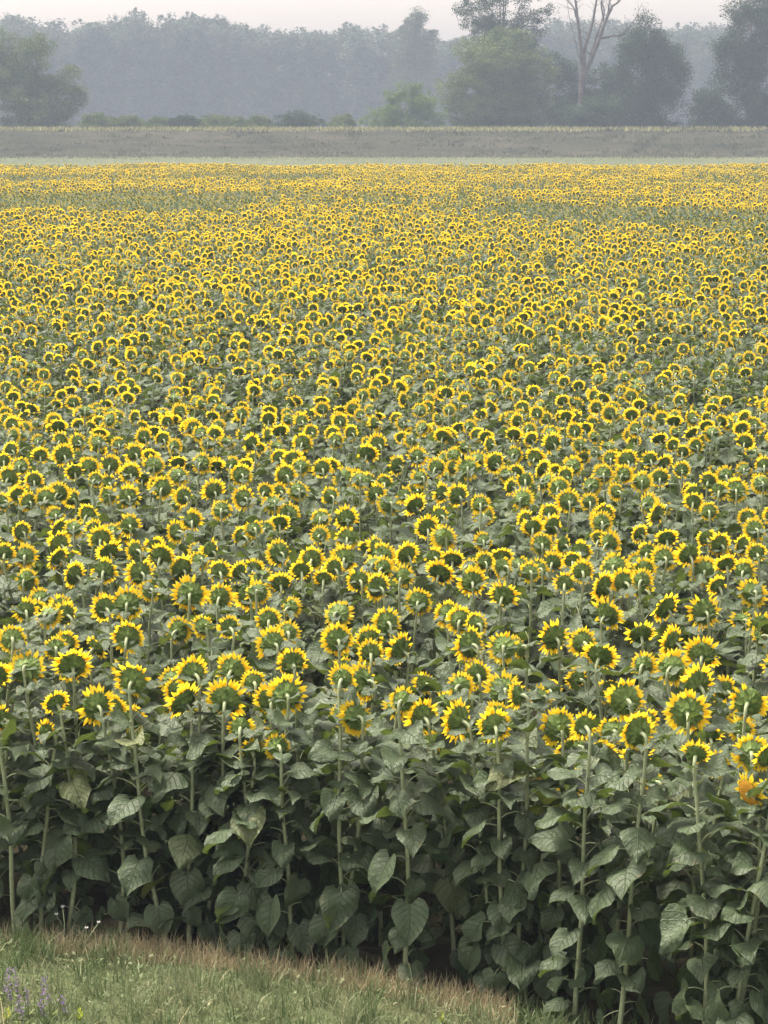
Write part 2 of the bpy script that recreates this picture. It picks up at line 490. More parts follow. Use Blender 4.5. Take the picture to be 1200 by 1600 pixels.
for k in range(900):                                            # clumps of weeds on the face, the foot and the crest
    cx_ = rng.uniform(-80, 80); u_ = rng.uniform(0, 1)
    cy_ = 303.5 + 16.5 * u_ if k % 3 else rng.uniform(317.5, 323)
    m = rng.randint(14, 40); sp = rng.uniform(0.25, 0.9)
    xx = cx_ + rng.normal(0, sp * 1.6, m); yy = np.clip(cy_ + rng.normal(0, sp * 0.6, m), 303, 324)
    Q = np.stack([xx, yy, [levee_z(v) - 0.05 for v in yy]], 1)
    dark = rng.uniform(0.0, 0.55) if k % 3 else rng.uniform(0.25, 0.95)
    if cx_ > 26: dark *= 0.35
    hh = rng.uniform(0.2, 0.45) if k % 3 else rng.uniform(0.3, 0.75)
    if cx_ > 30 and k % 3: hh *= 1.9
    parts.append(blades(rng, Q, rng.uniform(0.5, 1.2, m) * hh, rng.uniform(0.05, 0.13, m), np.clip(dark + rng.normal(0, 0.05, m), 0, 1), 0.8))
V, F, T = join_blades(parts)
link('levee_grass', fast_mesh('levee_grass', V, F, [MAT['far_grass']], T), kind='stuff', label='rough grass growing over the levee and its crest', category='grass')

# ------------------------------------------------------------------ sunflowers: shapes shared by the plants
LEAF_SLOTS = [MAT['leaf'], MAT['stalk']]
def leaf_geo(seed, up, a0, a1, pet=0.13, L=0.25, W=0.125, nu=6, nv=7):
    """A petiole leaving the stalk at the origin along +X, and a heart-shaped blade whose midrib bends from angle a0 to a1."""
    r = random.Random(seed); g = Geo()
    pts = []; p = Vector((0, 0, 0))
    for i in range(4):
        pts.append(p.copy())
        a = up + (a0 * 0.5 - up) * (i / 3.0)
        p = p + Vector((math.cos(a), 0, math.sin(a))) * pet / 3
    V, F = tube(pts, [0.0075, 0.0056, 0.0048, 0.0042], 4, False)
    g.add(V, F, 1, None, 0.5)
    base = pts[-1]
    twist = r.uniform(-0.35, 0.35); side_bend = r.uniform(-0.25, 0.25)
    fold = r.uniform(0.05, 0.55); curl = r.uniform(-0.1, 0.5); ph = r.uniform(0, 6.28); ruf = r.uniform(0.012, 0.034); tint = r.random()
    TS = (0.0, 0.05, 0.14, 0.29, 0.46, 0.64, 0.83, 1.0)
    HW = (0.45, 0.80, 0.98, 1.0, 0.85, 0.60, 0.30, 0.0)
    BK = (0.15, 0.115, 0.06, 0.015, 0, 0, 0, 0)
    saw = [1 + r.uniform(-0.09, 0.09) for _ in range(8)]
    mids = []; ang = []; q = base.copy()
    for j in range(nv + 1):
        t = TS[j]
        a = a0 + (a1 - a0) * (t ** 0.8)
        if j: q = q + Vector((math.cos(a), 0, math.sin(a))) * (L * (t - TS[j - 1]))
        mids.append(q.copy()); ang.append(a)
    V = []; U = []; F = []
    for j in range(nv + 1):
        t = TS[j]; a = ang[j]
        tang = Vector((math.cos(a), 0, math.sin(a))); nor = Vector((-math.sin(a), 0, math.cos(a))); sd = Vector((0, 1, 0))
        w = HW[j] * W * saw[j]
        for i in range(nu + 1):
            u = 2 * i / nu - 1
            back = BK[j] * L * (abs(u) ** 1.2)
            z = fold * abs(u) * w - curl * u * u * w + ruf * math.sin(ph + 7 * t + 2.6 * u) * (0.3 + abs(u)) + twist * u * w * (0.3 + t)
            pt = mids[j] + sd * (u * w + side_bend * L * t * t * 0.4) + nor * z - tang * back
            V.append(pt); U.append((u, t, 0))
    for j in range(nv):
        for i in range(nu):
            b = j * (nu + 1) + i
            F.append((b, b + 1, b + nu + 2, b + nu + 1))
    g.add(V, F, 0, U, tint)
    return g
# leaf kinds from the top of the plant (level) to the foot (hanging)
LEVEL, MIDDLE, HANGING = [], [], []
for s in range(6):
    r = random.Random(100 + s)
    LEVEL.append(leaf_geo(s, R(r.uniform(35, 55)), R(r.uniform(5, 28)), R(r.uniform(-45, -10)), 0.11, 0.24, 0.115))
    MIDDLE.append(leaf_geo(50 + s, R(r.uniform(30, 50)), R(r.uniform(-30, 0)), R(r.uniform(-75, -35)), 0.165, 0.25, 0.115))
    HANGING.append(leaf_geo(90 + s, R(r.uniform(15, 45)), R(r.uniform(-70, -35)), R(r.uniform(-98, -66)), 0.15, 0.25, 0.12))
LEAVES = LEVEL + MIDDLE + HANGING
LEAF_MESH = [g.mesh('leaf', LEAF_SLOTS) for g in LEAVES]

# flower head, facing +Y, its back joined to the stalk at the origin; size 1 = 0.25 m across
def head_geo(seed):
    r = random.Random(seed); pl = r.uniform(0.053, 0.068); pd = r.uniform(-18, 20); miss = r.choice((0.02, 0.05, 0.1, 0.22)); gap = r.choice((0, 0, 0, 0.1, 0.2))
    body = Geo(); bracts = Geo(); petals = Geo(); disc = Geo()
    prof = [(-0.004, 0.012), (0.004, 0.022), (0.012, 0.046), (0.022, 0.066), (0.036, 0.079), (0.046, 0.080)]
    n = 18
    V = []; F = []
    for (y, rad) in prof:
        for k in range(n):
            a = 2 * math.pi * k / n
            rr = rad * (1 + 0.05 * math.sin(3 * a + seed))
            V.append((rr * math.cos(a), y, rr * math.sin(a)))
    for j in range(len(prof) - 1):
        for k in range(n):
            k2 = (k + 1) % n
            F.append((j * n + k, (j + 1) * n + k, (j + 1) * n + k2, j * n + k2))
    body.add(V, F, 0, None, 0.25)
    V = [(0, 0.056, 0)]
    for j, (rad, y) in enumerate(((0.03, 0.055), (0.06, 0.052), (0.080, 0.044))):
        for k in range(n):
            a = 2 * math.pi * k / n
            V.append((rad * math.cos(a), y + (0.004 if (j + k) % 2 else 0), rad * math.sin(a)))
    F = [(0, 1 + (k + 1) % n, 1 + k) for k in range(n)]
    for j in range(2):
        for k in range(n):
            k2 = (k + 1) % n
            F.append((1 + j * n + k, 1 + j * n + k2, 1 + (j + 1) * n + k2, 1 + (j + 1) * n + k))
    disc.add(V, F, 0, None, 0.5)
    def blade(g, a, r0, y0, length, width, lift, curve, tint, fold, prof_w):
        """A pointed blade leaving radius r0 at angle a; lift tilts it to the back (negative y), curve bends it on the way."""
        ca, sa = math.cos(a), math.sin(a)
        m = len(prof_w); V = []; U = []
        rr, yy, ang = r0, y0, lift
        tw = r.uniform(-0.3, 0.3)
        for j in range(m):
            w = prof_w[j] * width * 0.5
            for u in (-1, 0, 1):
                yo = yy - (fold * w if u else 0) + tw * u * w
                V.append((rr * ca - u * w * sa, yo, rr * sa + u * w * ca)); U.append((u, j / (m - 1), 0))
            st = length / (m - 1)
            rr += math.cos(ang) * st; yy -= math.sin(ang) * st; ang += curve / (m - 1)
        F = []
        for j in range(m - 1):
            for i in range(2):
                b = j * 3 + i
                F.append((b, b + 1, b + 4, b + 3))
        g.add(V, F, 0, U, tint)
    for ring, (cnt, r0, y0, ln) in enumerate(((9, 0.028, 0.004, 0.046), (13, 0.046, 0.014, 0.044), (18, 0.062, 0.027, 0.036))):
        for k in range(cnt):
            a = 2 * math.pi * (k + 0.5 * ring + r.uniform(-0.25, 0.25)) / cnt
            blade(bracts, a, r0, y0 - 0.003, ln * r.uniform(0.75, 1.15), 0.027, R(r.uniform(-38, -5)), R(r.uniform(-10, 75)), r.random(), 0.2, (0.75, 1.0, 0.62, 0.06))
    for ring, cnt in enumerate((23, 24)):
        for k in range(cnt):
            if r.random() < miss: continue
            if k / cnt < gap: continue
            a = 2 * math.pi * (k + 0.5 * ring + r.uniform(-0.32, 0.32)) / cnt
            blade(petals, a, 0.072, 0.041 - 0.006 * ring, pl * r.uniform(0.70, 1.15), 0.0225 * r.uniform(0.8, 1.2), R(r.uniform(-24, 20) + pd), R(r.uniform(-50, 50)),
                  r.random(), r.uniform(-0.3, 0.5), (0.6, 1.0, 0.78, 0.06))
    return body, bracts, petals, disc
HEADS = [head_geo(300 + s) for s in range(12)]
HEAD_MESH = [(b.mesh('flower_head', [MAT['bract']]), c.mesh('bracts', [MAT['bract']]), p.mesh('petals', [MAT['petal']]), d.mesh('seed_disc', [MAT['disc']])) for b, c, p, d in HEADS]

def plant_spec(rng, h, D, yaw, pitch, front, lean=None, axis=None):
    """Everything about one plant, in its own space: stalk path and radii, leaves, head."""
    if axis is None:
        axis = Vector((-math.sin(yaw) * math.cos(pitch), math.cos(yaw) * math.cos(pitch), math.sin(pitch)))
    axis = axis.normalized()
    C = Vector((0, 0.1, h)) - axis * 0.03           # where the stalk meets the back of the head
    if lean is None: lean = Vector((rng.gauss(0, 0.10), rng.gauss(0, 0.05), 0))
    k = rng.uniform(0.035, 0.07)
    neck = C - axis * k + Vector((0, 0, -0.075))
    base = Vector((lean.x, lean.y, -0.03))
    bow = Vector((rng.gauss(0, 0.032), rng.gauss(0, 0.03), 0))
    path = []; rad = []
    n = 8
    for i in range(n):
        t = i / n
        p = base.lerp(neck, t) + bow * math.sin(math.pi * t)
        p += Vector((0.007 * math.sin(9 * t + h * 50), 0.007 * math.cos(8 * t + h * 31), 0))
        path.append(p); rad.append(0.0165 - 0.0070 * t)
    up = (neck - base).normalized()
    c1 = neck + up * 0.06; c2 = C - axis * 0.035
    for i in range(5):
        t = i / 4
        p = neck * (1 - t) ** 3 + c1 * 3 * t * (1 - t) ** 2 + c2 * 3 * t * t * (1 - t) + C * t ** 3
        path.append(p); rad.append(0.0093 + 0.003 * t * t)
    leaves = []
    nl = 30 if front else 13
    a = rng.uniform(0, 6.28)
    lo = 0.08 if front else 0.42
    for i in range(nl):
        t = lo + (0.97 - lo) * (i + rng.uniform(-0.3, 0.3)) / nl
        t = max(0.03, min(0.96, t))
        pos = base.lerp(neck, t) + bow * math.sin(math.pi * t)
        a += 2.4 + rng.uniform(-0.35, 0.35)
        if t > 0.74: vi = rng.randrange(0, 6)
        elif t > 0.48: vi = rng.randrange(6, 12) if rng.random() < 0.75 else rng.randrange(0, 6)
        else:
            q_ = rng.random(); vi = rng.randrange(12, 18) if q_ < 0.5 else rng.randrange(6, 12) if q_ < 0.85 else rng.randrange(0, 6)
        s = rng.uniform(0.58, 1.02) * (0.98 if t > 0.3 else 0.92)
        if t > 0.85: s *= 1.0 - (t - 0.85) * 2.4
        leaves.append((vi, pos, (rng.gauss(0, 0.28), rng.gauss(0, 0.18), a), s))
    for i in range(rng.choice((2, 3, 3))):          # small leaves close under the head
        pos = neck.lerp(C, rng.uniform(0.0, 0.45))
        a += 2.4
        leaves.append((rng.randrange(0, 6), pos, (0, rng.gauss(0, 0.3), a), rng.uniform(0.28, 0.5)))
    q = axis.to_track_quat('Y', 'Z')
    return dict(path=path, rad=rad, leaves=leaves, hv=rng.randrange(len(HEADS)), hloc=C, hrot=(q @ Euler((0, rng.uniform(0, 6.28), 0)).to_quaternion()).to_euler(), hs=D / 0.25)

def stalk_geo(spec, sides=7):
    g = Geo(); V, F = tube(spec['path'], spec['rad'], sides); g.add(V, F); return g

def build_plant(spec, loc, label, group):
    root = link('sunflower', None, loc=loc, label=label, category='sunflower', group=group)
    root.empty_display_size = 0.1
    link('stalk', stalk_geo(spec).mesh('stalk', [MAT['stalk']]), root)
    for vi, pos, rot, s in spec['leaves']:
        link('leaf', LEAF_MESH[vi], root, pos, rot, s)
    b, c, p, d = HEAD_MESH[spec['hv']]
    hd = link('flower_head', b, root, spec['hloc'], spec['hrot'], spec['hs'])
    link('bracts', c, hd, kind='stuff')
    link('petals', p, hd, kind='stuff')
    link('seed_disc', d, hd)
    return root

SLOTS = [MAT['stalk'], MAT['leaf'], MAT['petal'], MAT['bract'], MAT['disc']]
def joined_plant(spec, name, top_only=False):
    g = Geo()
    g.merge(stalk_geo(spec, 5))
    for vi, pos, rot, s in spec['leaves']:
        m = Matrix.LocRotScale(pos, Euler(rot), Vector((s, s, s)))
        lg = LEAVES[vi]
        gg = Geo(); gg.V, gg.F, gg.U, gg.T = lg.V, lg.F, lg.U, lg.T
        gg.M = [1 if k == 0 else 0 for k in lg.M]
        g.merge(gg, m, 0, random.Random(vi + int(pos.z * 1000)).random())
    m = Matrix.LocRotScale(spec['hloc'], spec['hrot'], Vector((spec['hs'],) * 3))
    b, c, p, d = HEADS[spec['hv']]
    g.merge(b, m, 3); g.merge(c, m, 3); g.merge(p, m, 2); g.merge(d, m, 4)
    return g.mesh(name, SLOTS)

def scatter(name, pts, rots, scls, vids, coll, **props):
    """One object whose points carry instances of the collection's meshes."""
    me = bpy.data.meshes.new(name)
    me.vertices.add(len(pts)); me.vertices.foreach_set('co', np.asarray(pts, dtype=np.float32).ravel())
    a = me.attributes.new('rot', 'FLOAT_VECTOR', 'POINT'); a.data.foreach_set('vector', np.asarray(rots, dtype=np.float32).ravel())
    a = me.attributes.new('scl', 'FLOAT_VECTOR', 'POINT'); a.data.foreach_set('vector', np.asarray(scls, dtype=np.float32).ravel())
    a = me.attributes.new('vid', 'INT', 'POINT'); a.data.foreach_set('value', np.asarray(vids, dtype=np.int32))
    me.update()
    o = link(name, me, **props)
    ng = bpy.data.node_groups.new(name, 'GeometryNodeTree')
    ng.interface.new_socket('Geometry', in_out='INPUT', socket_type='NodeSocketGeometry')
    ng.interface.new_socket('Geometry', in_out='OUTPUT', socket_type='NodeSocketGeometry')
    N, L = ng.nodes, ng.links
    gi = N.new('NodeGroupInput'); go = N.new('NodeGroupOutput')
    ci = N.new('GeometryNodeCollectionInfo')
    ci.inputs['Collection'].default_value = coll
    ci.inputs['Separate Children'].default_value = True
    ci.inputs['Reset Children'].default_value = True
    ip = N.new('GeometryNodeInstanceOnPoints')
    def named(nm, dt):
        n = N.new('GeometryNodeInputNamedAttribute'); n.data_type = dt; n.inputs['Name'].default_value = nm; return n.outputs['Attribute']
    e = N.new('FunctionNodeEulerToRotation')
    L.new(named('rot', 'FLOAT_VECTOR'), e.inputs[0])
    L.new(gi.outputs[0], ip.inputs['Points'])
    L.new(ci.outputs[0], ip.inputs['Instance'])
    ip.inputs['Pick Instance'].default_value = True
    L.new(named('vid', 'INT'), ip.inputs['Instance Index'])
    L.new(e.outputs[0], ip.inputs['Rotation'])
    L.new(named('scl', 'FLOAT_VECTOR'), ip.inputs['Scale'])
    L.new(ip.outputs[0], go.inputs[0])
    md = o.modifiers.new('scatter', 'NODES'); md.node_group = ng
    return o

# ------------------------------------------------------------------ the field
# plants near the camera: x, y of the foot, height of the flower (m), width of the flower (cm)
NEAR = [tuple(map(float, t.split(','))) for t in "2.04,11.42,1.76,19;2.04,11.91,1.63,22;-0.81,13.15,1.30,18;-0.65,13.09,1.33,18;-2.13,13.51,1.30,18;1.41,11.96,1.74,25;-0.88,13.21,1.42,18;1.01,12.48,1.62,24;0.64,12.49,1.63,22;0.44,12.70,1.60,26;-0.17,13.00,1.54,23;0.23,13.01,1.54,23;1.70,12.07,1.82,26;-1.80,13.49,1.48,25;-2.07,13.59,1.48,18;-1.24,13.36,1.54,27;2.08,12.30,1.82,24;-0.98,13.37,1.55,27;-0.72,13.54,1.51,21;1.38,12.35,1.82,26;-0.60,13.29,1.60,26;0.77,12.53,1.80,18;0.75,13.51,1.57,26;0.47,13.17,1.69,18;1.84,12.70,1.82,25;-0.83,13.72,1.57,18;-0.13,13.98,1.51,27;-1.56,13.43,1.66,25;-0.25,13.09,1.76,18;-1.20,13.56,1.67,23;0.59,13.83,1.60,20;-2.33,14.12,1.56,27;-0.97,13.88,1.61,24;1.86,13.95,1.61,25;-2.04,14.17,1.57,27;1.70,14.15,1.58,18;-0.60,14.17,1.59,22;1.43,14.33,1.60,25;2.06,14.03,1.68,25;-0.09,14.50,1.58,19;0.11,14.60,1.57,26;-2.22,14.66,1.57,18;0.79,14.26,1.67,23;0.91,14.63,1.58,19;-1.92,14.51,1.62,19;0.57,14.44,1.65,26;-0.74,14.47,1.64,25;-2.16,14.76,1.59,18;1.33,14.54,1.64,21;1.91,14.39,1.68,23;-2.45,14.29,1.72,21;-0.31,14.44,1.68,23;-0.10,14.71,1.62,21;-1.75,14.82,1.61,25;1.16,14.81,1.61,25;2.55,14.79,1.61,18;-0.66,14.86,1.63,18;1.77,14.97,1.60,23;-1.47,15.58,1.48,22;-1.06,14.82,1.68,18;-1.27,15.22,1.59,18;0.64,15.20,1.61,20;2.59,14.92,1.67,21;0.02,15.57,1.54,23;0.54,15.38,1.60,22;-0.81,15.21,1.64,20;-2.38,15.43,1.62,20;-2.30,15.67,1.58,21;-0.34,16.21,1.46,24;0.47,15.85,1.54,22;1.62,15.80,1.55,27;2.35,15.98,1.53,27;-2.57,15.59,1.63,19;-2.02,15.71,1.62,22;2.02,15.61,1.64,26;-1.89,16.03,1.58,26;0.26,16.28,1.54,23;-1.24,16.49,1.53,22;-1.01,16.31,1.58,25;0.90,16.41,1.56,24;-1.40,15.72,1.72,27;-0.93,16.03,1.66,21;2.68,15.83,1.70,24;-0.05,16.40,1.63,23;1.67,16.59,1.59,25;2.55,16.70,1.58,18;-0.81,17.06,1.52,21;0.68,16.87,1.57,24;1.34,16.16,1.71,18;1.83,16.69,1.60,23;1.95,16.46,1.67,18;-0.19,16.49,1.66,21;-2.83,17.28,1.50,21;-0.96,17.16,1.54,19;-0.47,17.11,1.55,18;0.15,16.50,1.69,18;-2.42,17.04,1.59,23;-1.91,17.08,1.60,25;0.45,17.56,1.50,26;-1.29,17.08,1.61,20;-1.16,17.39,1.54,20;1.12,16.79,1.66,18;1.53,16.87,1.65,20;2.57,17.51,1.52,26;2.87,17.43,1.54,21;-2.16,16.86,1.66,23;-1.65,17.84,1.47,27;-0.65,17.14,1.61,20;1.24,17.57,1.52,21;2.09,17.55,1.53,21;-1.04,17.54,1.54,18;0.69,17.57,1.53,19;-0.40,17.21,1.61,20;0.00,17.08,1.64,19;0.93,17.24,1.61,21;1.84,17.43,1.57,27;-0.08,17.20,1.63,18;1.09,17.67,1.54,18;2.68,17.13,1.66,20;1.37,17.72,1.56,19;-1.51,17.85,1.54,19;0.81,17.62,1.58,18;1.50,17.42,1.63,18;-0.58,17.54,1.62,22;-0.32,17.55,1.62,24;0.58,18.37,1.45,22;2.28,17.80,1.57,23;-2.66,17.82,1.57,23;-2.88,17.54,1.64,21;-1.82,17.84,1.58,25;-0.02,17.93,1.56,25;0.40,17.90,1.56,19;0.96,17.96,1.55,23;0.18,17.52,1.66,23;2.44,17.52,1.66,24;-3.04,17.53,1.67,19;-0.87,18.14,1.55,25;2.18,18.06,1.57,21;3.01,17.68,1.64,19;1.60,17.80,1.63,21;-2.28,18.12,1.57,23;-1.45,18.18,1.56,23;-1.98,17.37,1.72,18;2.96,18.10,1.62,21;-2.68,18.05,1.64,25;1.36,18.88,1.48,22;1.52,18.62,1.53,19;2.80,18.26,1.60,23;1.88,18.24,1.62,22;-2.39,18.49,1.60,24;0.51,18.58,1.60,25;-0.32,18.93,1.53,22;2.69,18.32,1.65,18;-0.55,18.78,1.58,18;-2.34,18.83,1.59,20;-1.81,19.04,1.56,22;-3.23,19.50,1.48,21;-2.90,19.57,1.48,25;-2.74,19.37,1.53,19;-2.53,19.13,1.57,18;-1.12,18.79,1.63,18;-1.02,18.95,1.60,18;3.24,19.16,1.56,23;0.38,19.19,1.57,24;1.29,19.01,1.61,21;-2.21,19.03,1.62,22;1.48,19.28,1.57,23;1.93,19.46,1.57,21;-1.70,19.39,1.60,21;1.23,19.19,1.64,19;-0.56,19.46,1.60,20;-0.34,19.65,1.57,24;0.49,19.44,1.63,21;-2.66,19.76,1.59,23;-0.89,20.39,1.48,24;2.48,19.92,1.56,25;1.97,19.64,1.61,23;1.49,19.71,1.62,19;2.93,19.80,1.61,19;-1.47,19.86,1.61,21;0.28,19.81,1.66,25;0.04,20.50,1.55,25;0.86,19.65,1.70,19;-1.03,20.45,1.57,22;2.46,20.44,1.57,22;-3.37,20.83,1.52,21;-3.49,20.07,1.65,20;1.67,19.93,1.68,24;2.83,20.10,1.65,20;1.26,19.99,1.69,22;-3.20,20.81,1.56,23;-1.35,21.10,1.51,25;-2.41,20.69,1.59,25;-1.88,20.60,1.61,22;-2.57,20.52,1.63,20;-0.51,20.73,1.59,20;0.69,20.59,1.62,25;-3.49,20.94,1.57,20;0.19,20.79,1.59,18;-0.08,21.00,1.57,22;-3.11,21.05,1.57,24;0.56,21.52,1.49,22;2.89,20.55,1.65,20;-1.02,21.40,1.52,19;2.26,21.42,1.52,19;-1.66,21.45,1.52,25;-1.11,20.67,1.65,18;-0.83,21.24,1.56,23;3.36,21.02,1.60,27;3.11,20.40,1.70,20;-2.09,20.78,1.66,24;1.70,21.38,1.56,25;1.19,20.75,1.68,18;2.05,21.72,1.53,23;3.69,21.51,1.58,23;-2.74,21.84,1.54,19;0.00,21.52,1.59,19;2.51,21.40,1.62,23;1.61,21.90,1.54,24;-3.46,21.75,1.58,21;-0.23,21.15,1.68,20;1.37,21.40,1.64,19;3.10,21.00,1.70,20;-2.76,21.12,1.69,18;-3.60,21.17,1.70,25;-0.40,21.77,1.60,25;0.35,21.26,1.68,21;2.72,21.71,1.61,22;-2.03,21.72,1.63,23;-0.97,21.67,1.64,25;1.21,21.80,1.62,21;1.82,22.14,1.56,21;3.35,21.59,1.65,21;-1.42,21.90,1.61,25;2.17,21.80,1.63,23;-2.56,22.24,1.57,24;2.41,22.13,1.58,21;-3.16,22.50,1.55,22;1.34,22.37,1.57,18;3.08,22.80,1.52,20;-0.64,22.76,1.54,23;0.84,22.14,1.64,26;1.62,22.57,1.57,22;-3.03,22.63,1.57,24;-0.85,22.48,1.60,22;0.53,22.19,1.64,22;0.70,22.45,1.60,18;1.94,22.66,1.58,24;-2.78,22.41,1.63,24;-2.35,22.48,1.62,25;-1.53,22.30,1.65,19;-1.44,22.84,1.56,20;0.14,23.55,1.45,25;3.85,22.33,1.64,21;-1.87,22.65,1.61,24;1.15,22.88,1.58,26;2.94,23.18,1.53,22;-0.95,23.09,1.57,27;2.51,22.77,1.62,26;-3.99,23.13,1.57,18;0.97,22.94,1.60,22;2.79,23.17,1.57,21;2.38,23.17,1.58,20;1.57,22.85,1.64,24;2.14,23.77,1.50,20;0.34,22.43,1.71,22;-3.50,22.47,1.72,20;-3.41,23.49,1.57,27;0.71,22.59,1.70,19;1.37,23.08,1.64,20;-2.64,23.33,1.61,23;-0.18,23.55,1.58,27;3.25,23.99,1.54,18;-3.99,23.59,1.61,21;0.86,23.83,1.60,18;-1.15,24.54,1.50,23;3.41,24.17,1.57,20;1.14,23.85,1.63,20;2.12,23.88,1.62,20;3.08,23.59,1.67,18;-2.96,24.34,1.57,24;-1.36,24.93,1.48,21;-0.07,23.89,1.63,25;1.84,24.16,1.60,26;-3.10,23.95,1.64,22;-2.11,24.71,1.53,25;-1.44,23.92,1.64,22;-0.89,24.13,1.61,24;3.94,24.08,1.63,23;-3.52,24.11,1.64,23;-3.38,24.55,1.57,23;-0.53,24.31,1.61,21;0.21,24.50,1.59,27;0.63,24.82,1.55,26;2.40,25.33,1.50,22;1.63,24.89,1.56,26;4.27,24.85,1.57,18;-2.62,24.75,1.59,26;1.04,25.17,1.53,23;-1.33,25.13,1.55,24;0.85,24.74,1.61,21;-4.17,25.07,1.57,23;-0.65,24.97,1.59,21;-1.90,24.60,1.65,22;1.23,24.81,1.62,18;3.43,24.68,1.64,18;3.59,24.16,1.71,21;-0.33,25.27,1.57,22;-0.84,25.49,1.54,20;-3.85,25.25,1.59,23;2.20,25.01,1.62,21;-1.17,24.85,1.65,21;0.21,26.12,1.48,27;2.45,25.93,1.52,22;4.07,25.42,1.59,18;0.57,25.48,1.59,22;2.90,24.65,1.70,21;-3.64,25.08,1.66,21;-2.30,25.78,1.56,22;-2.12,25.67,1.59,21;-4.22,25.52,1.62,22;4.24,25.87,1.57,19;-0.04,26.21,1.55,23;-2.63,26.84,1.48,20;-3.24,26.08,1.60,22;-0.99,26.05,1.60,20;-0.43,25.98,1.61,21;0.13,26.18,1.58,20;1.51,26.79,1.50,20;3.87,25.68,1.65,18;-1.33,25.49,1.69,22;-1.16,26.35,1.57,21;0.70,24.95,1.76,20;3.81,26.88,1.52,20;2.29,26.46,1.58,21;4.12,25.90,1.66,18;2.12,26.80,1.55,21;3.42,26.88,1.54,18;-0.85,27.09,1.53,20;3.09,26.72,1.58,18;-1.76,26.52,1.62,20;2.71,26.50,1.62,20;1.94,26.90,1.58,18".split(';')]
frng = random.Random(21)
plants = []       # x, y, h, D, yaw, pitch, seen
for x, y, h, D in NEAR:
    yaw = R(frng.gauss(8, 24)); pitch = R(max(-38, min(34, frng.gauss(-2, 17))))
    plants.append([x, y, h, D / 100 * 1.02, yaw, pitch, True])
plants[4][4] = R(58); plants[4][5] = R(-6)
grid = {}
def near_ok(x, y, dmin):
    gx_, gy_ = int(x // 0.5), int(y // 0.5)
    for i in (-1, 0, 1):
        for j in (-1, 0, 1):
            for (a, b) in grid.get((gx_ + i, gy_ + j), ()):
                if (a - x) ** 2 + (b - y) ** 2 < dmin * dmin: return False
    return True
def put(x, y): grid.setdefault((int(x // 0.5), int(y // 0.5)), []).append((x, y))
for p in plants: put(p[0], p[1])
for q in ((1.95, 11.45), (1.9, 11.3), (2.0, 11.3), (1.85, 11.2)): put(*q)
far = []
def behind(p): return p[1] - edge_y(p[0])
def add_fill(n, y0, y1, dmin, low):
    """Plants between the ones above (their flowers lower) and the rest of the field behind and beside them."""
    for _ in range(n):
        d = math.sqrt(frng.uniform(y0 * y0, y1 * y1))
        x = frng.uniform(-0.222, 0.222) * d + frng.uniform(-1.2, 1.2)
        if d < edge_y(x) + 0.05: continue
        inside = abs(x) < 0.172 * d + 0.1
        if not near_ok(x, d, dmin): continue
        put(x, d)
        lowp = low and inside
        hf = CAM_Z - math.tan(PITCH + math.atan((frng.uniform(1040, 1140) - 800) / 3500)) * d
        h = (max(1.3, min(1.72, hf)) if behind([x, d]) < 0.8 else frng.uniform(1.12, 1.38) if d < 16 else frng.uniform(1.38, 1.56)) if lowp else 1.58 + frng.gauss(0, 0.06)
        yaw = R(frng.gauss(8, 24)); pitch = R(max(-38, min(34, frng.gauss(-2, 17))))
        (plants if inside and d < 27 else far).append([x, d, h, frng.uniform(0.17, 0.21) if lowp else frng.uniform(0.19, 0.26), yaw, pitch, False])
add_fill(2500, 11, 15.0, 0.29, True)
add_fill(3000, 11, 27.3, 0.38, True)
# 300 plants that show largest stand as single plants, nearest first
plants.sort(key=lambda p: p[1] + (0.0 if p[6] else (0.3 if behind(p) < 0.9 else 60.0)) + (0 if abs(p[0]) < 0.172 * p[1] else 0.4))
single, rest = plants[:299], plants[299:]

# label each by its row (counted from the grass) and its place in the row (counted from the left)
rows = {}
for p in single: rows.setdefault(int(behind(p) / 0.42), []).append(p)
names = {}
for i, rk in enumerate(sorted(rows)):
    for j, p in enumerate(sorted(rows[rk], key=lambda p: p[0] / p[1])):
        yd, pd = math.degrees(p[4]), math.degrees(p[5])
        look = 'turned left' if yd > 24 else 'turned right' if yd < -8 else 'nodding' if pd < -14 else 'tipped up' if pd > 8 else 'facing away'
        size = 'short ' if p[2] < 1.42 else 'tall ' if p[2] > 1.66 else ''
        rowtxt = 'row nearest the grass' if i == 0 else ordinal(i + 1) + ' row behind the grass'
        names[id(p)] = f"{size}sunflower, head {look}, {ordinal(j + 1)} from left in the {rowtxt}"
for p in single:
    r = random.Random(int(p[0] * 1000) + int(p[1] * 7000))
    front = behind(p) < 2.2
    build_plant(plant_spec(r, p[2], p[3], p[4], p[5], front), (p[0], p[1], 0.0), names[id(p)], 'sunflowers in the near rows')
# the low flower at the right edge that shows its face
r = random.Random(5)
build_plant(plant_spec(r, 1.56, 0.22, 0, 0, True, axis=Vector((-0.80, -0.55, -0.22))), (1.95, 11.42, 0.0),
            'sunflower at the right edge, low drooping head showing its orange face', 'sunflowers in the near rows')

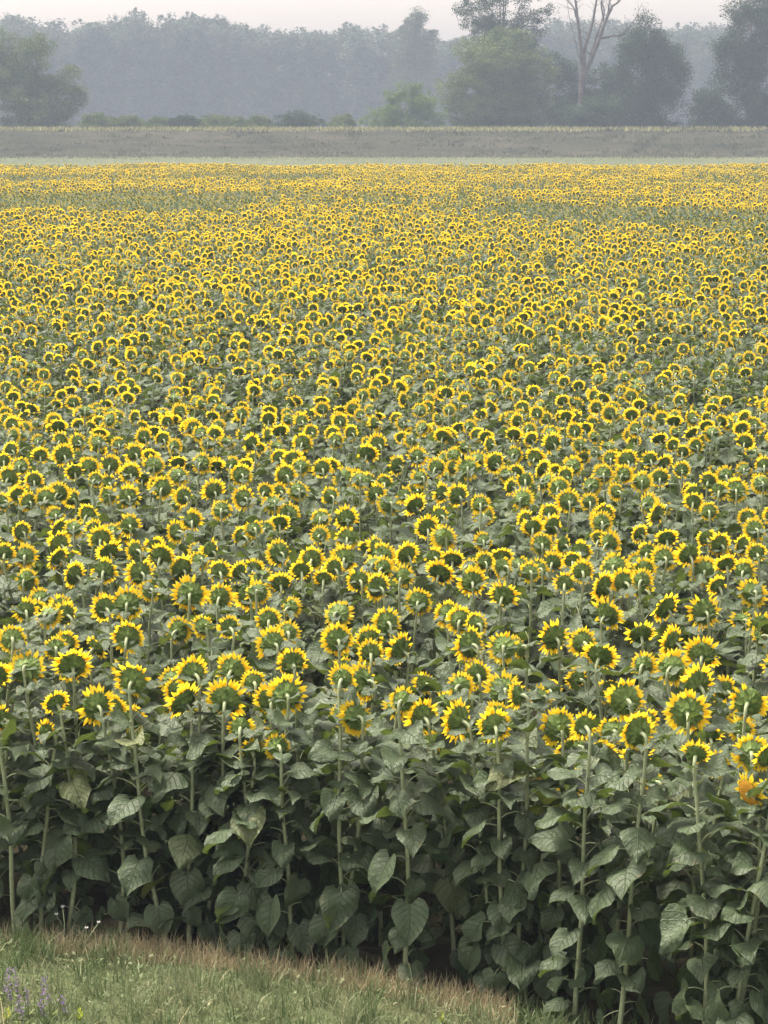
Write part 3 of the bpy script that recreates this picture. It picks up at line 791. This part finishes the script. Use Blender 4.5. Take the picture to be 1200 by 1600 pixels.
# all the others: one crop
coll = bpy.data.collections.new('sunflower_kinds')
KINDS = 16
for k in range(KINDS):
    r = random.Random(900 + k)
    sp = plant_spec(r, 1.58, r.uniform(0.185, 0.24), R(r.gauss(9, 20)), R(r.choice((-34, -22, -14, -8, -4, 0, 4, 10, 18, 28, 40))), False)
    coll.objects.link(bpy.data.objects.new('kind_%02d' % k, joined_plant(sp, 'kind_%02d' % k)))
for k in range(2):                                   # plants still in bud
    r = random.Random(950 + k)
    sp = plant_spec(r, 1.55, 0.09, R(r.gauss(0, 30)), R(20), False)
    coll.objects.link(bpy.data.objects.new('kind_%02d' % (KINDS + k), joined_plant(sp, 'kind_%02d' % (KINDS + k))))
pts, rots, scls, vids = [], [], [], []
def green_patch(x, y):
    """Strips of the field that flower later."""
    s = x / y; w = 3 * noise2(x * 0.15, 1.0, 2) + 2 * noise2(x * 0.6, y * 0.1, 4)
    g = 0.07 + 0.22 * min(1, max(0, (y - 60) / 60))
    c = 100 - 120 * max(0, s + 0.02) + w                       # the long strip across, nearer on the right
    if abs(y - c) < (12 if s < -0.06 else 7): g += 0.9 if s < -0.06 else 0.55 if s < 0.05 else 0.8
    if s < -0.02 and abs(y - 140 - w) < 7: g += 0.6
    if s > 0.08 and abs(y - 128 - w) < 5: g += 0.4
    n = noise2(x * 0.30, y * 0.16, 5) + 0.5 * noise2(x * 0.9, y * 0.5, 9)
    if n > (0.33 if y > 55 else 0.62): g += 0.5
    return g
def add_instance(x, y, h, yaw, low=False):
    pts.append((x, y, 0.0))
    rots.append((frng.gauss(0, 0.05), frng.gauss(0, 0.05), yaw))
    s = h / 1.58
    scls.append((frng.uniform(0.92, 1.05), frng.uniform(0.92, 1.05), s))
    vids.append(KINDS + frng.randrange(2) if frng.random() < green_patch(x, y) and y > 28 else frng.randrange(KINDS))
for p in rest + far: add_instance(p[0], p[1], p[2], R(frng.gauss(0, 14)))
cell = 0.465
y = 27.3
while y < FIELD_FAR:
    w = 0.215 * y + 2.0
    nx = int(2 * w / cell)
    for i in range(nx):
        x = -w + (i + frng.uniform(-0.45, 0.45)) * cell; yy = y + frng.uniform(-0.2, 0.2)
        h = 1.57 + 0.13 * noise2(x * 0.35, yy * 0.22, 8) + 0.05 * noise2(x * 1.1, yy * 0.9, 3) + frng.gauss(0, 0.05)
        if yy < 36: h -= 0.20 * (36 - yy) / 9
        add_instance(x, yy, h, R(frng.gauss(0, 20)))
    y += cell
scatter('sunflower_field', pts, rots, scls, vids, coll, kind='stuff', label='dense field of yellow sunflowers stretching back to the levee', category='sunflower field')
print('plants', len(single), len(rest), len(far), len(pts))

# ------------------------------------------------------------------ trees
def crown_arrays(rs, lobes, n_clumps, per, clump_r, leaf, shell=0.55, spiky=0.0):
    """Leaf-sized faces in clumps spread through ellipsoid lobes (centre, radii)."""
    big = np.array([[*c, *r] for c, r in lobes], dtype=float)
    sub = []
    for b_ in big:                                     # boughs bulging out of every lobe
        m = max(4, int(9 * min(1.6, b_[3] / 3.0)))
        dd = rs.normal(size=(m, 3)); dd[:, 2] += 0.25; dd /= np.linalg.norm(dd, axis=1)[:, None]
        for q in dd:
            k = rs.uniform(0.26, 0.48)
            sub.append([*(b_[:3] + q * b_[3:] * rs.uniform(0.55, 0.86)), *(b_[3:] * k * np.array([1.15, 1.15, 0.8]))])
    L = np.concatenate([big * np.array([1, 1, 1, 0.86, 0.86, 0.86]), np.array(sub)])
    area = L[:, 3] * L[:, 5]; pr = area / area.sum()
    idx = rs.choice(len(L), n_clumps, p=pr)
    d = rs.normal(size=(n_clumps, 3)); d /= np.linalg.norm(d, axis=1)[:, None]
    rad = (shell + (1 - shell) * rs.uniform(0, 1, n_clumps)) ** 0.7
    rad *= rs.uniform(0.85, 1.08, n_clumps)
    C = L[idx, :3] + d * rad[:, None] * L[idx, 3:]
    cr = clump_r * rs.uniform(0.5, 1.35, n_clumps)
    n = n_clumps * per
    off = rs.normal(size=(n, 3)); off /= np.linalg.norm(off, axis=1)[:, None]
    off *= (rs.uniform(0, 1, n) ** 0.45 * 1.5)[:, None] * np.repeat(cr, per)[:, None] * np.array([1, 1, 0.65 + spiky])
    P = np.repeat(C, per, 0) + off
    a = rs.normal(size=(n, 3)); a[:, 2] *= 0.7; a /= np.linalg.norm(a, axis=1)[:, None]
    b = np.cross(a, rs.normal(size=(n, 3))); b /= np.linalg.norm(b, axis=1)[:, None] + 1e-9
    s = leaf * rs.uniform(0.6, 1.35, n)[:, None]
    V = np.stack([P - a * s * 0.5, P + b * s * 0.30, P + a * s * 0.5, P - b * s * 0.30], 1).reshape(-1, 3)
    F = np.arange(n * 4).reshape(n, 4)
    t = np.repeat(np.clip(np.repeat(0.45 * rs.uniform(0, 1, n_clumps) + 0.55 * rs.uniform(0, 1, len(L))[idx], per) + rs.normal(0, 0.15, n), 0, 1), 4)
    return V, F, t, C
def trunk_geo(rs, base, lobes, r0, C, nl=14):
    g = Geo()
    top = max(c[2] for c, r in lobes)
    cx = np.mean([c[0] for c, r in lobes]); cy = np.mean([c[1] for c, r in lobes])
    path = []
    for i in range(7):
        t = i / 6
        path.append((base[0] + (cx - base[0]) * t + rs.normal(0, 0.12), base[1] + (cy - base[1]) * t, base[2] + (top - base[2]) * t))
    V, F = tube(path, [r0 * (1 - 0.85 * i / 6) for i in range(7)], 8); g.add(V, F)
    for k in range(nl):
        e = C[rs.randint(len(C))]; t = rs.uniform(0.25, 0.8)
        s = Vector(path[0]).lerp(Vector(path[-1]), t); e = Vector(e)
        m = s.lerp(e, 0.5) + Vector((rs.normal(0, 0.3), rs.normal(0, 0.3), 0.25 * (e - s).length * rs.uniform(-0.2, 0.6)))
        V, F = tube([s, m, e], [r0 * 0.4 * (1 - t * 0.6), r0 * 0.2, r0 * 0.06], 5); g.add(V, F)
    return g
def tree(name, label, cat, Y, lobes_px, mat, seed, n_clumps=420, per=26, clump_r=0.75, leaf=0.34, r0=0.35, ground=None, group=None, shell=0.5, spiky=0.0, base_px=None):
    rs = np.random.RandomState(seed)
    s = Y / 3500.0
    lobes = []
    for i, (px, py, rx, rz) in enumerate(lobes_px):
        c = at(px, py, Y)
        dep = rx * s * 0.9
        lobes.append(((c.x, Y + rs.uniform(-0.25, 0.25) * dep, c.z), (rx * s, dep, rz * s)))
    x_lo = min(l[0] - l[2] for l in lobes_px); x_hi = max(l[0] + l[2] for l in lobes_px)
    if Y < 400:
        c = at((x_lo + x_hi) / 2, 197, Y); lobes.append(((c.x, Y, c.z), ((x_hi - x_lo) * 0.46 * s, 3.0, 1.5 if Y > 330 else 0.4)))
    gz = levee_z(Y) - 0.1 if ground is None else ground
    bx = at(base_px, 190, Y).x if base_px is not None else float(np.mean([l[0][0] for l in lobes]))
    base = Vector((bx, Y, gz))
    V, F, t, C = crown_arrays(rs, lobes, int(n_clumps * 2.0), int(per * 2.2), clump_r, leaf * 0.68, shell, spiky)
    keep = V[:, 2] > gz
    V[~keep, 2] = gz + 0.02
    root = link(name, None, loc=base, label=label, category=cat)
    if group: root['group'] = group
    tg = trunk_geo(rs, base, lobes, r0, C)
    tg.V = [tuple(np.array(v) - np.array(base)) for v in tg.V]
    link('trunk', tg.mesh('trunk', [MAT['bark']]), root)
    link('crown', fast_mesh('crown', V - np.array(base), F, [MAT[mat]], t, smooth=False), root)
    return root

tree('willow_tree', 'broad grey green willow behind the levee at the left edge', 'tree', 338,
     [(40, 95, 46, 42), (85, 150, 46, 40), (25, 145, 62, 55), (108, 130, 27, 26), (118, 160, 20, 26), (60, 172, 66, 28), (-15, 110, 45, 60), (62, 75, 26, 24)], 'willow', 1, 620, 28, 0.8, 0.36, 0.45)
tree('willow_tree', 'large rounded pale green willow beside the bare dead tree', 'tree', 340,
     [(775, 100, 66, 56), (757, 145, 66, 52), (830, 128, 40, 48), (722, 168, 34, 32), (795, 66, 42, 26), (842, 162, 32, 36), (780, 170, 70, 28)], 'willow', 2, 800, 28, 0.8, 0.36, 0.5)
tree('poplar_tree', 'tall open dark tree rising behind the large rounded willow', 'tree', 356,
     [(770, 22, 50, 32), (728, 18, 20, 26), (832, 12, 28, 26), (825, 50, 38, 34), (770, 60, 55, 40), (790, -25, 60, 30), (790, 120, 50, 60)], 'dark_tree', 3, 420, 24, 0.75, 0.38, 0.4)
tree('dark_tree', 'dark shrubby tree around the foot of the bare dead tree', 'tree', 346,
     [(884, 130, 26, 44), (940, 138, 36, 46), (905, 168, 48, 30), (955, 165, 40, 30), (870, 100, 18, 22)], 'dark_tree', 4, 460, 26, 0.75, 0.36, 0.3)
tree('dark_shrub', 'low dark thicket hiding the foot of the bare dead tree', 'shrub', 333,
     [(905, 180, 40, 22), (880, 174, 22, 28), (948, 172, 34, 28), (925, 176, 24, 24)], 'dark_tree', 14, 260, 26, 0.65, 0.34, 0.15)
tree('dark_tree', 'pointed dark tree just right of the bare dead tree', 'tree', 339,
     [(1014, 62, 26, 42), (1036, 105, 34, 44), (1000, 120, 42, 56), (1030, 160, 44, 38), (985, 70, 20, 26), (1058, 92, 16, 26), (985, 170, 40, 28), (1055, 135, 16, 26)], 'dark_tree', 5, 640, 27, 0.75, 0.36, 0.4, spiky=0.3)
tree('dark_tree', 'massive dark tree at the right edge of the picture', 'tree', 337,
     [(1172, 55, 44, 52), (1152, 105, 42, 56), (1195, 120, 50, 76), (1150, 28, 24, 30), (1215, 40, 50, 60), (1170, 168, 50, 32), (1132, 75, 20, 30)], 'dark_tree', 6, 760, 27, 0.75, 0.36, 0.5, spiky=0.2)
tree('dark_shrub', 'low dark shrub at the left foot of the massive right tree', 'shrub', 334,
     [(1106, 162, 28, 30), (1090, 182, 24, 18), (1128, 178, 24, 22)], 'dark_tree', 7, 170, 26, 0.7, 0.34, 0.15)
tree('young_tree', 'young light green bush with upright shoots beside the large willow', 'shrub', 331,
     [(632, 163, 32, 28), (662, 168, 26, 26), (604, 182, 30, 16), (575, 190, 18, 9), (640, 142, 8, 16), (626, 143, 6, 18), (655, 147, 6, 17), (672, 154, 5, 14), (612, 160, 6, 14), (685, 180, 16, 18), (648, 138, 4, 12)], 'bush', 8, 260, 26, 0.42, 0.30, 0.12, spiky=0.5)
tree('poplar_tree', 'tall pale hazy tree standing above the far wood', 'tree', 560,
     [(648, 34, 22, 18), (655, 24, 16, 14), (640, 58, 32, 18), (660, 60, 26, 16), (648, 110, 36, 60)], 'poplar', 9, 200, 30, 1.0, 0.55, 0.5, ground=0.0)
SHRUBS = [(150, 190, 24, 9, 'first low bush right of the left willow'), (200, 192, 34, 8, 'long flat bush on the levee right of the left willow'), (250, 193, 24, 7, 'small pale bush low on the levee crest, left part'),
          (290, 190, 20, 8, 'small round bush with dark top on the levee crest'), (338, 190, 26, 9, 'mid green bush in the middle of the low hedge'),
          (372, 192, 18, 7, 'small bush just left of the gap in the hedge'), (405, 192, 20, 8, 'pale bush touching the big round dark bush'),
          (463, 188, 36, 13, 'big round dark bush on the levee crest'), (535, 190, 18, 9, 'round bush standing alone left of the young tree')]
for i, (px, py, rx, rz, lab) in enumerate(SHRUBS):
    tree('low_bush', lab, 'bush', 325.5 + (i % 3) * 0.8, [(px, py - 1, rx, rz + 2), (px - rx * 0.5, py + 2, rx * 0.8, rz * 0.9), (px + rx * 0.55, py + 3, rx * 0.8, rz * 0.8), (px + rx * 0.2, py - 4, rx * 0.4, rz * 0.8)],
         'dark_tree' if i in (3, 7) else 'willow', 40 + i, 70 + int(rx * 2), 20, 0.36, 0.26, 0.05, group='low bushes along the levee crest')

# the bare dead tree: trunk and limbs drawn as tapering tubes
DY = 338.0
root_p = at(907, 190, DY); root_p.z = levee_z(DY) - 0.1
root = link('dead_tree', None, loc=root_p, label='bare dead tree with pale peeling trunk and forked limbs', category='tree')
def limb(name, pts, r0, r1, parent, dy=0.0, seed=0):
    rs = np.random.RandomState(seed)
    P = []
    for i, (px, py) in enumerate(pts):
        p = at(px, py, DY + dy * i / (len(pts) - 1)); P.append(p - root_p)
    Q = []; n = len(P)
    for i in range(n - 1):
        for k in range(3):
            q = P[i].lerp(P[i + 1], k / 3)
            if i or k: q = q + Vector(rs.normal(0, 0.05, 3))
            Q.append(q)
    Q.append(P[-1])
    rad = [0.78 * (r0 + (r1 - r0) * i / (len(Q) - 1)) for i in range(len(Q))]
    g = Geo(); V, F = tube(Q, rad, 8); g.add(V, F)
    for i in list(range(3, len(Q) - 1)) * 2:              # twigs
        if rad[i] > 0.35: continue
        e = Q[i] + Vector((rs.normal(0, 1.1), rs.normal(0, 1.0), rs.uniform(0.5, 2.2)))
        m = Q[i].lerp(e, 0.5) + Vector((rs.normal(0, 0.2), 0, 0.1))
        V, F = tube([Q[i], m, e], [rad[i] * 0.3, rad[i] * 0.16, 0.015], 4); g.add(V, F)
    return link(name, g.mesh(name, [MAT['dead_bark']]), parent)
limb('trunk', [(907, 190), (907, 160), (910, 125), (909, 98)], 0.56, 0.46, root, 0, 1)
limb('branch', [(909, 102), (907, 70), (904, 40), (900, 5), (895, -30), (890, -60)], 0.42, 0.08, root, -1, 2)
limb('branch', [(911, 108), (914, 75), (924, 42), (931, 10), (936, -30), (940, -60)], 0.38, 0.08, root, 1.5, 3)
limb('branch', [(912, 118), (926, 88), (936, 62), (946, 32), (958, 10), (976, -8), (990, -30)], 0.50, 0.08, root, -1.5, 4)
limb('branch', [(936, 66), (944, 36), (940, 8), (946, -25), (950, -50)], 0.24, 0.05, root, -1.0, 5)
limb('branch', [(920, 100), (928, 70), (938, 40), (944, 18), (940, 0), (930, -25)], 0.22, 0.05, root, 2.5, 6)
limb('branch', [(938, 60), (955, 57), (972, 55), (984, 42), (996, 24), (1003, 5)], 0.24, 0.03, root, -2.0, 7)
limb('branch', [(903, 35), (897, 15), (884, -5), (878, -30)], 0.16, 0.03, root, -1.5, 8)
limb('branch', [(905, 90), (898, 60), (890, 30), (886, 0)], 0.10, 0.02, root, -2.5, 9)
limb('branch', [(948, 30), (952, 5), (962, -25)], 0.18, 0.04, root, -2.5, 10)

# the far wood: a belt of tall trees that reads as one mass
wood = bpy.data.collections.new('wood_kinds')
for k in range(6):
    rs = np.random.RandomState(70 + k)
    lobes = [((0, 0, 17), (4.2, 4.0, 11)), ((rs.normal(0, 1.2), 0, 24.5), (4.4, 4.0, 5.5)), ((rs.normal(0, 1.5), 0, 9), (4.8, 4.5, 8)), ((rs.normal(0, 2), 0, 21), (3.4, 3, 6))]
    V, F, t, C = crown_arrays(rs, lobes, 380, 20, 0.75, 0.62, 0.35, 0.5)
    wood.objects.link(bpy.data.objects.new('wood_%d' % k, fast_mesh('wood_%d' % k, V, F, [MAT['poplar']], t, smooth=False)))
TOPS = [(-300, 30), (-60, 25), (0, 28), (28, 12), (48, 30), (62, 45), (85, 32), (105, 38), (112, 58), (118, 30), (150, 26), (172, 34), (200, 10), (226, 14), (240, 34), (262, 22), (290, 22), (305, 16), (330, 26), (352, 12), (366, 30), (385, 40),
        (420, 36), (470, 42), (520, 44), (545, 36), (575, 38), (600, 42), (640, 50), (680, 60), (705, 58), (760, 40), (860, 36), (885, 26), (960, 30), (980, 24), (1010, 45), (1060, 30), (1075, 34), (1110, 32), (1150, 40), (1250, 30), (1500, 30)]
tx = [a for a, b in TOPS]; ty = [b for a, b in TOPS]
wr = random.Random(3); pts = []; rots = []; scls = []; vids = []
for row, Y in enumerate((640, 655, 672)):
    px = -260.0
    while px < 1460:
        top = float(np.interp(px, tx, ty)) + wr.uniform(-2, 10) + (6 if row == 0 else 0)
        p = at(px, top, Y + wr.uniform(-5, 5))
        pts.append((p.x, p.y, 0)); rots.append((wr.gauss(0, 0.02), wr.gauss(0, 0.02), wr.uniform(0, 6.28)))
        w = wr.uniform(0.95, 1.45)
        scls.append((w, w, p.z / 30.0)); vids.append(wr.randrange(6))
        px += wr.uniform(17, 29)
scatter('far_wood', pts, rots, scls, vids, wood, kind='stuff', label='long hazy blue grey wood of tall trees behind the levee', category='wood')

# ------------------------------------------------------------------ small plants in the grass
MAT['purple'] = simple_mat('purple_blossom', (0.13, 0.085, 0.21), (0.27, 0.18, 0.38), 60, 0.7, 0.1, trans=0.25, use_tint=True)
MAT['white'] = simple_mat('white_blossom', (0.70, 0.70, 0.66), (0.80, 0.80, 0.77), 60, 0.7, 0.1, trans=0.2)
MAT['weed'] = simple_mat('weed_leaf', (0.11, 0.17, 0.04), (0.18, 0.24, 0.07), 30, 0.55, 0.3, trans=0.25, use_tint=True)
MAT['lime'] = simple_mat('lime_leaf', (0.32, 0.40, 0.03), (0.45, 0.50, 0.06), 30, 0.55, 0.3, trans=0.3, use_tint=True)
def small_leaf(g, P, az, el, L, W, mat=0, tint=0.5):
    d = Vector((math.cos(az) * math.cos(el), math.sin(az) * math.cos(el), math.sin(el))); s = Vector((-math.sin(az), math.cos(az), 0)); n = d.cross(s)
    P = Vector(P)
    V = [P, P + d * L * 0.4 + s * W * 0.5 - n * W * 0.1, P + d * L * 0.4, P + d * L * 0.4 - s * W * 0.5 - n * W * 0.1, P + d * L + n * L * 0.18]
    g.add(V, [(0, 1, 2), (0, 2, 3), (1, 4, 2), (2, 4, 3)], mat, None, tint)
def wildflower(px, py_top, h, label, r):
    top = on_ground(px, py_top, h); base = Vector((top.x + r.uniform(-0.03, 0.03), top.y + r.uniform(-0.03, 0.03), 0.03))
    root = link('purple_wildflower', None, loc=base, label=label, category='wildflower', group='purple wildflowers in the grass')
    g = Geo(); T = top - base + Vector((r.uniform(-.05, .05), r.uniform(-.04, .04), 0))
    V, F = tube([Vector((0, 0, -0.03)), T * 0.5, T], [0.003, 0.0025, 0.0015], 5); g.add(V, F)
    link('stem', g.mesh('stem', [MAT['weed']]), root)
    g = Geo()
    for k in range(6):
        small_leaf(g, T * r.uniform(0.05, 0.4), r.uniform(0, 6.28), r.uniform(0.0, 0.7), r.uniform(0.04, 0.07), 0.02, 0, r.random())
    link('leaves', g.mesh('leaves', [MAT['weed']], False), root, kind='stuff')
    g = Geo()
    nw = 9
    for w in range(nw):
        t = 0.42 + 0.58 * w / nw; c = T * t
        for k in range(6):
            a = k * 1.047 + w * 0.5
            if r.random() < 0.3: continue
            small_leaf(g, c + Vector((r.gauss(0, 0.006), r.gauss(0, 0.006), r.gauss(0, 0.006))), a, r.uniform(-0.5, 0.8), (0.018 - 0.007 * w / nw) * r.uniform(0.7, 1.3), 0.010, 0, r.random())
    link('blossoms', g.mesh('blossoms', [MAT['purple']], False), root, kind='stuff')
r = random.Random(8)
WF = [(32, 1508, 0.34, 'tallest deep violet flower spike at the left of the grass'), (58, 1520, 0.30, 'violet flower spike just right of the tallest one'), (78, 1528, 0.30, 'bright violet spike nodding right of the clump centre'),
      (12, 1528, 0.28, 'faded mauve spike at the left picture edge'), (46, 1540, 0.24, 'short mauve spike in the middle of the violet clump'), (100, 1552, 0.22, 'small mauve spike, rightmost of the violet clump'),
      (22, 1552, 0.22, 'short faded spike low in the violet clump'), (70, 1562, 0.2, 'low violet spike near the bottom of the clump'), (3, 1512, 0.3, 'violet spike cut by the left picture edge'), (38, 1572, 0.18, 'lowest mauve spike, near the bottom left corner')]
for px, py, h, lab in WF: wildflower(px, py, h, lab, r)

def white_flower(px, py, h, bx, label):
    top = on_ground(px, py, h); base = on_ground(bx, 1500, 0.02); base = Vector((base.x, top.y - 0.02, 0.02))
    root = link('white_wildflower', None, loc=base, label=label, category='wildflower', group='white wildflowers before the sunflowers')
    T = top - base; g = Geo()
    V, F = tube([(0, 0, -0.02), T * 0.45 + Vector((0.01, 0, 0.02)), T], [0.0045, 0.004, 0.003], 5); g.add(V, F)
    V, F = tube([T * 0.45, T * 0.6 + Vector((-0.03, 0, 0.02)), T * 0.70 + Vector((-0.04, 0, 0.02))], [0.002, 0.002, 0.0015], 4); g.add(V, F)
    link('stem', g.mesh('stem', [MAT['stalk']]), root)
    for c in (T, T * 0.70 + Vector((-0.04, 0, 0.02))):
        g = Geo()
        for k in range(6): small_leaf(g, (0, 0, 0), k * 1.047, 0.5, 0.018, 0.014)
        link('blossom', g.mesh('blossom', [MAT['white']], False), root, c)
white_flower(98, 1418, 0.24, 88, 'thin stem with white blossom beside the left sunflower stalks')
white_flower(154, 1442, 0.20, 120, 'leaning thin stem with white blossom over the dry grass')

def weed(px, py, h, n, mat, label, L, W, group):
    base = on_ground(px, py, 0.02)
    root = link('leafy_weed', None, loc=base, label=label, category='weed', group=group)
    g = Geo(); V, F = tube([(0, 0, -0.03), (0.004, 0, h * 0.5), (0, 0.004, h)], [0.004, 0.003, 0.002], 5); g.add(V, F)
    link('stem', g.mesh('stem', [MAT['stalk']]), root)
    for k in range(n):
        g = Geo(); t = (k + 1) / n
        small_leaf(g, (0, 0, 0), 0, R(35 + 25 * t), L * (1.15 - 0.55 * t), W * (1.1 - 0.5 * t), 0, r.random())
        link('leaf', g.mesh('leaf', [MAT[mat]], False), root, (0, 0, h * (0.15 + 0.82 * t)), (0, 0, k * 2.4))
weed(413, 1492, 0.16, 11, 'weed', 'upright toothed green weed before the middle left stalks', 0.075, 0.03, 'green weeds at the crop edge')
weed(450, 1496, 0.10, 8, 'weed', 'low broad green weed right of the upright weed', 0.08, 0.035, 'green weeds at the crop edge')
weed(125, 1604, 0.10, 9, 'lime', 'bright lime green seedling right of the violet flowers', 0.05, 0.026, 'lime seedlings in the grass')
weed(12, 1604, 0.10, 9, 'lime', 'bright lime green seedling in the bottom left corner', 0.05, 0.026, 'lime seedlings in the grass')
weed(690, 1603, 0.07, 7, 'lime', 'bright lime green seedling at the bottom right of the grass', 0.04, 0.022, 'lime seedlings in the grass')

# ------------------------------------------------------------------ the hazy air
hz = bpy.data.materials.new('haze'); hz.use_nodes = True
hn = hz.node_tree.nodes; hn.clear()
ho = hn.new('ShaderNodeOutputMaterial'); pv = hn.new('ShaderNodeVolumePrincipled')
pv.inputs['Color'].default_value = (0.40, 0.475, 0.60, 1)
pv.inputs['Density'].default_value = 0.00078
pv.inputs['Anisotropy'].default_value = 0.0
hz.node_tree.links.new(pv.outputs[0], ho.inputs['Volume'])
x0, x1, y0, y1, z0, z1 = -1550, 1550, -350, 1750, -1.0, 37.5
me = bpy.data.meshes.new('haze')
me.from_pydata([(x0, y0, z0), (x1, y0, z0), (x1, y1, z0), (x0, y1, z0), (x0, y0, z1), (x1, y0, z1), (x1, y1, z1), (x0, y1, z1)], [],
               [(0, 3, 2, 1), (4, 5, 6, 7), (0, 1, 5, 4), (1, 2, 6, 5), (2, 3, 7, 6), (3, 0, 4, 7)])
me.materials.append(hz)
link('haze', me, kind='stuff', label='thin pale haze over the whole field', category='haze')
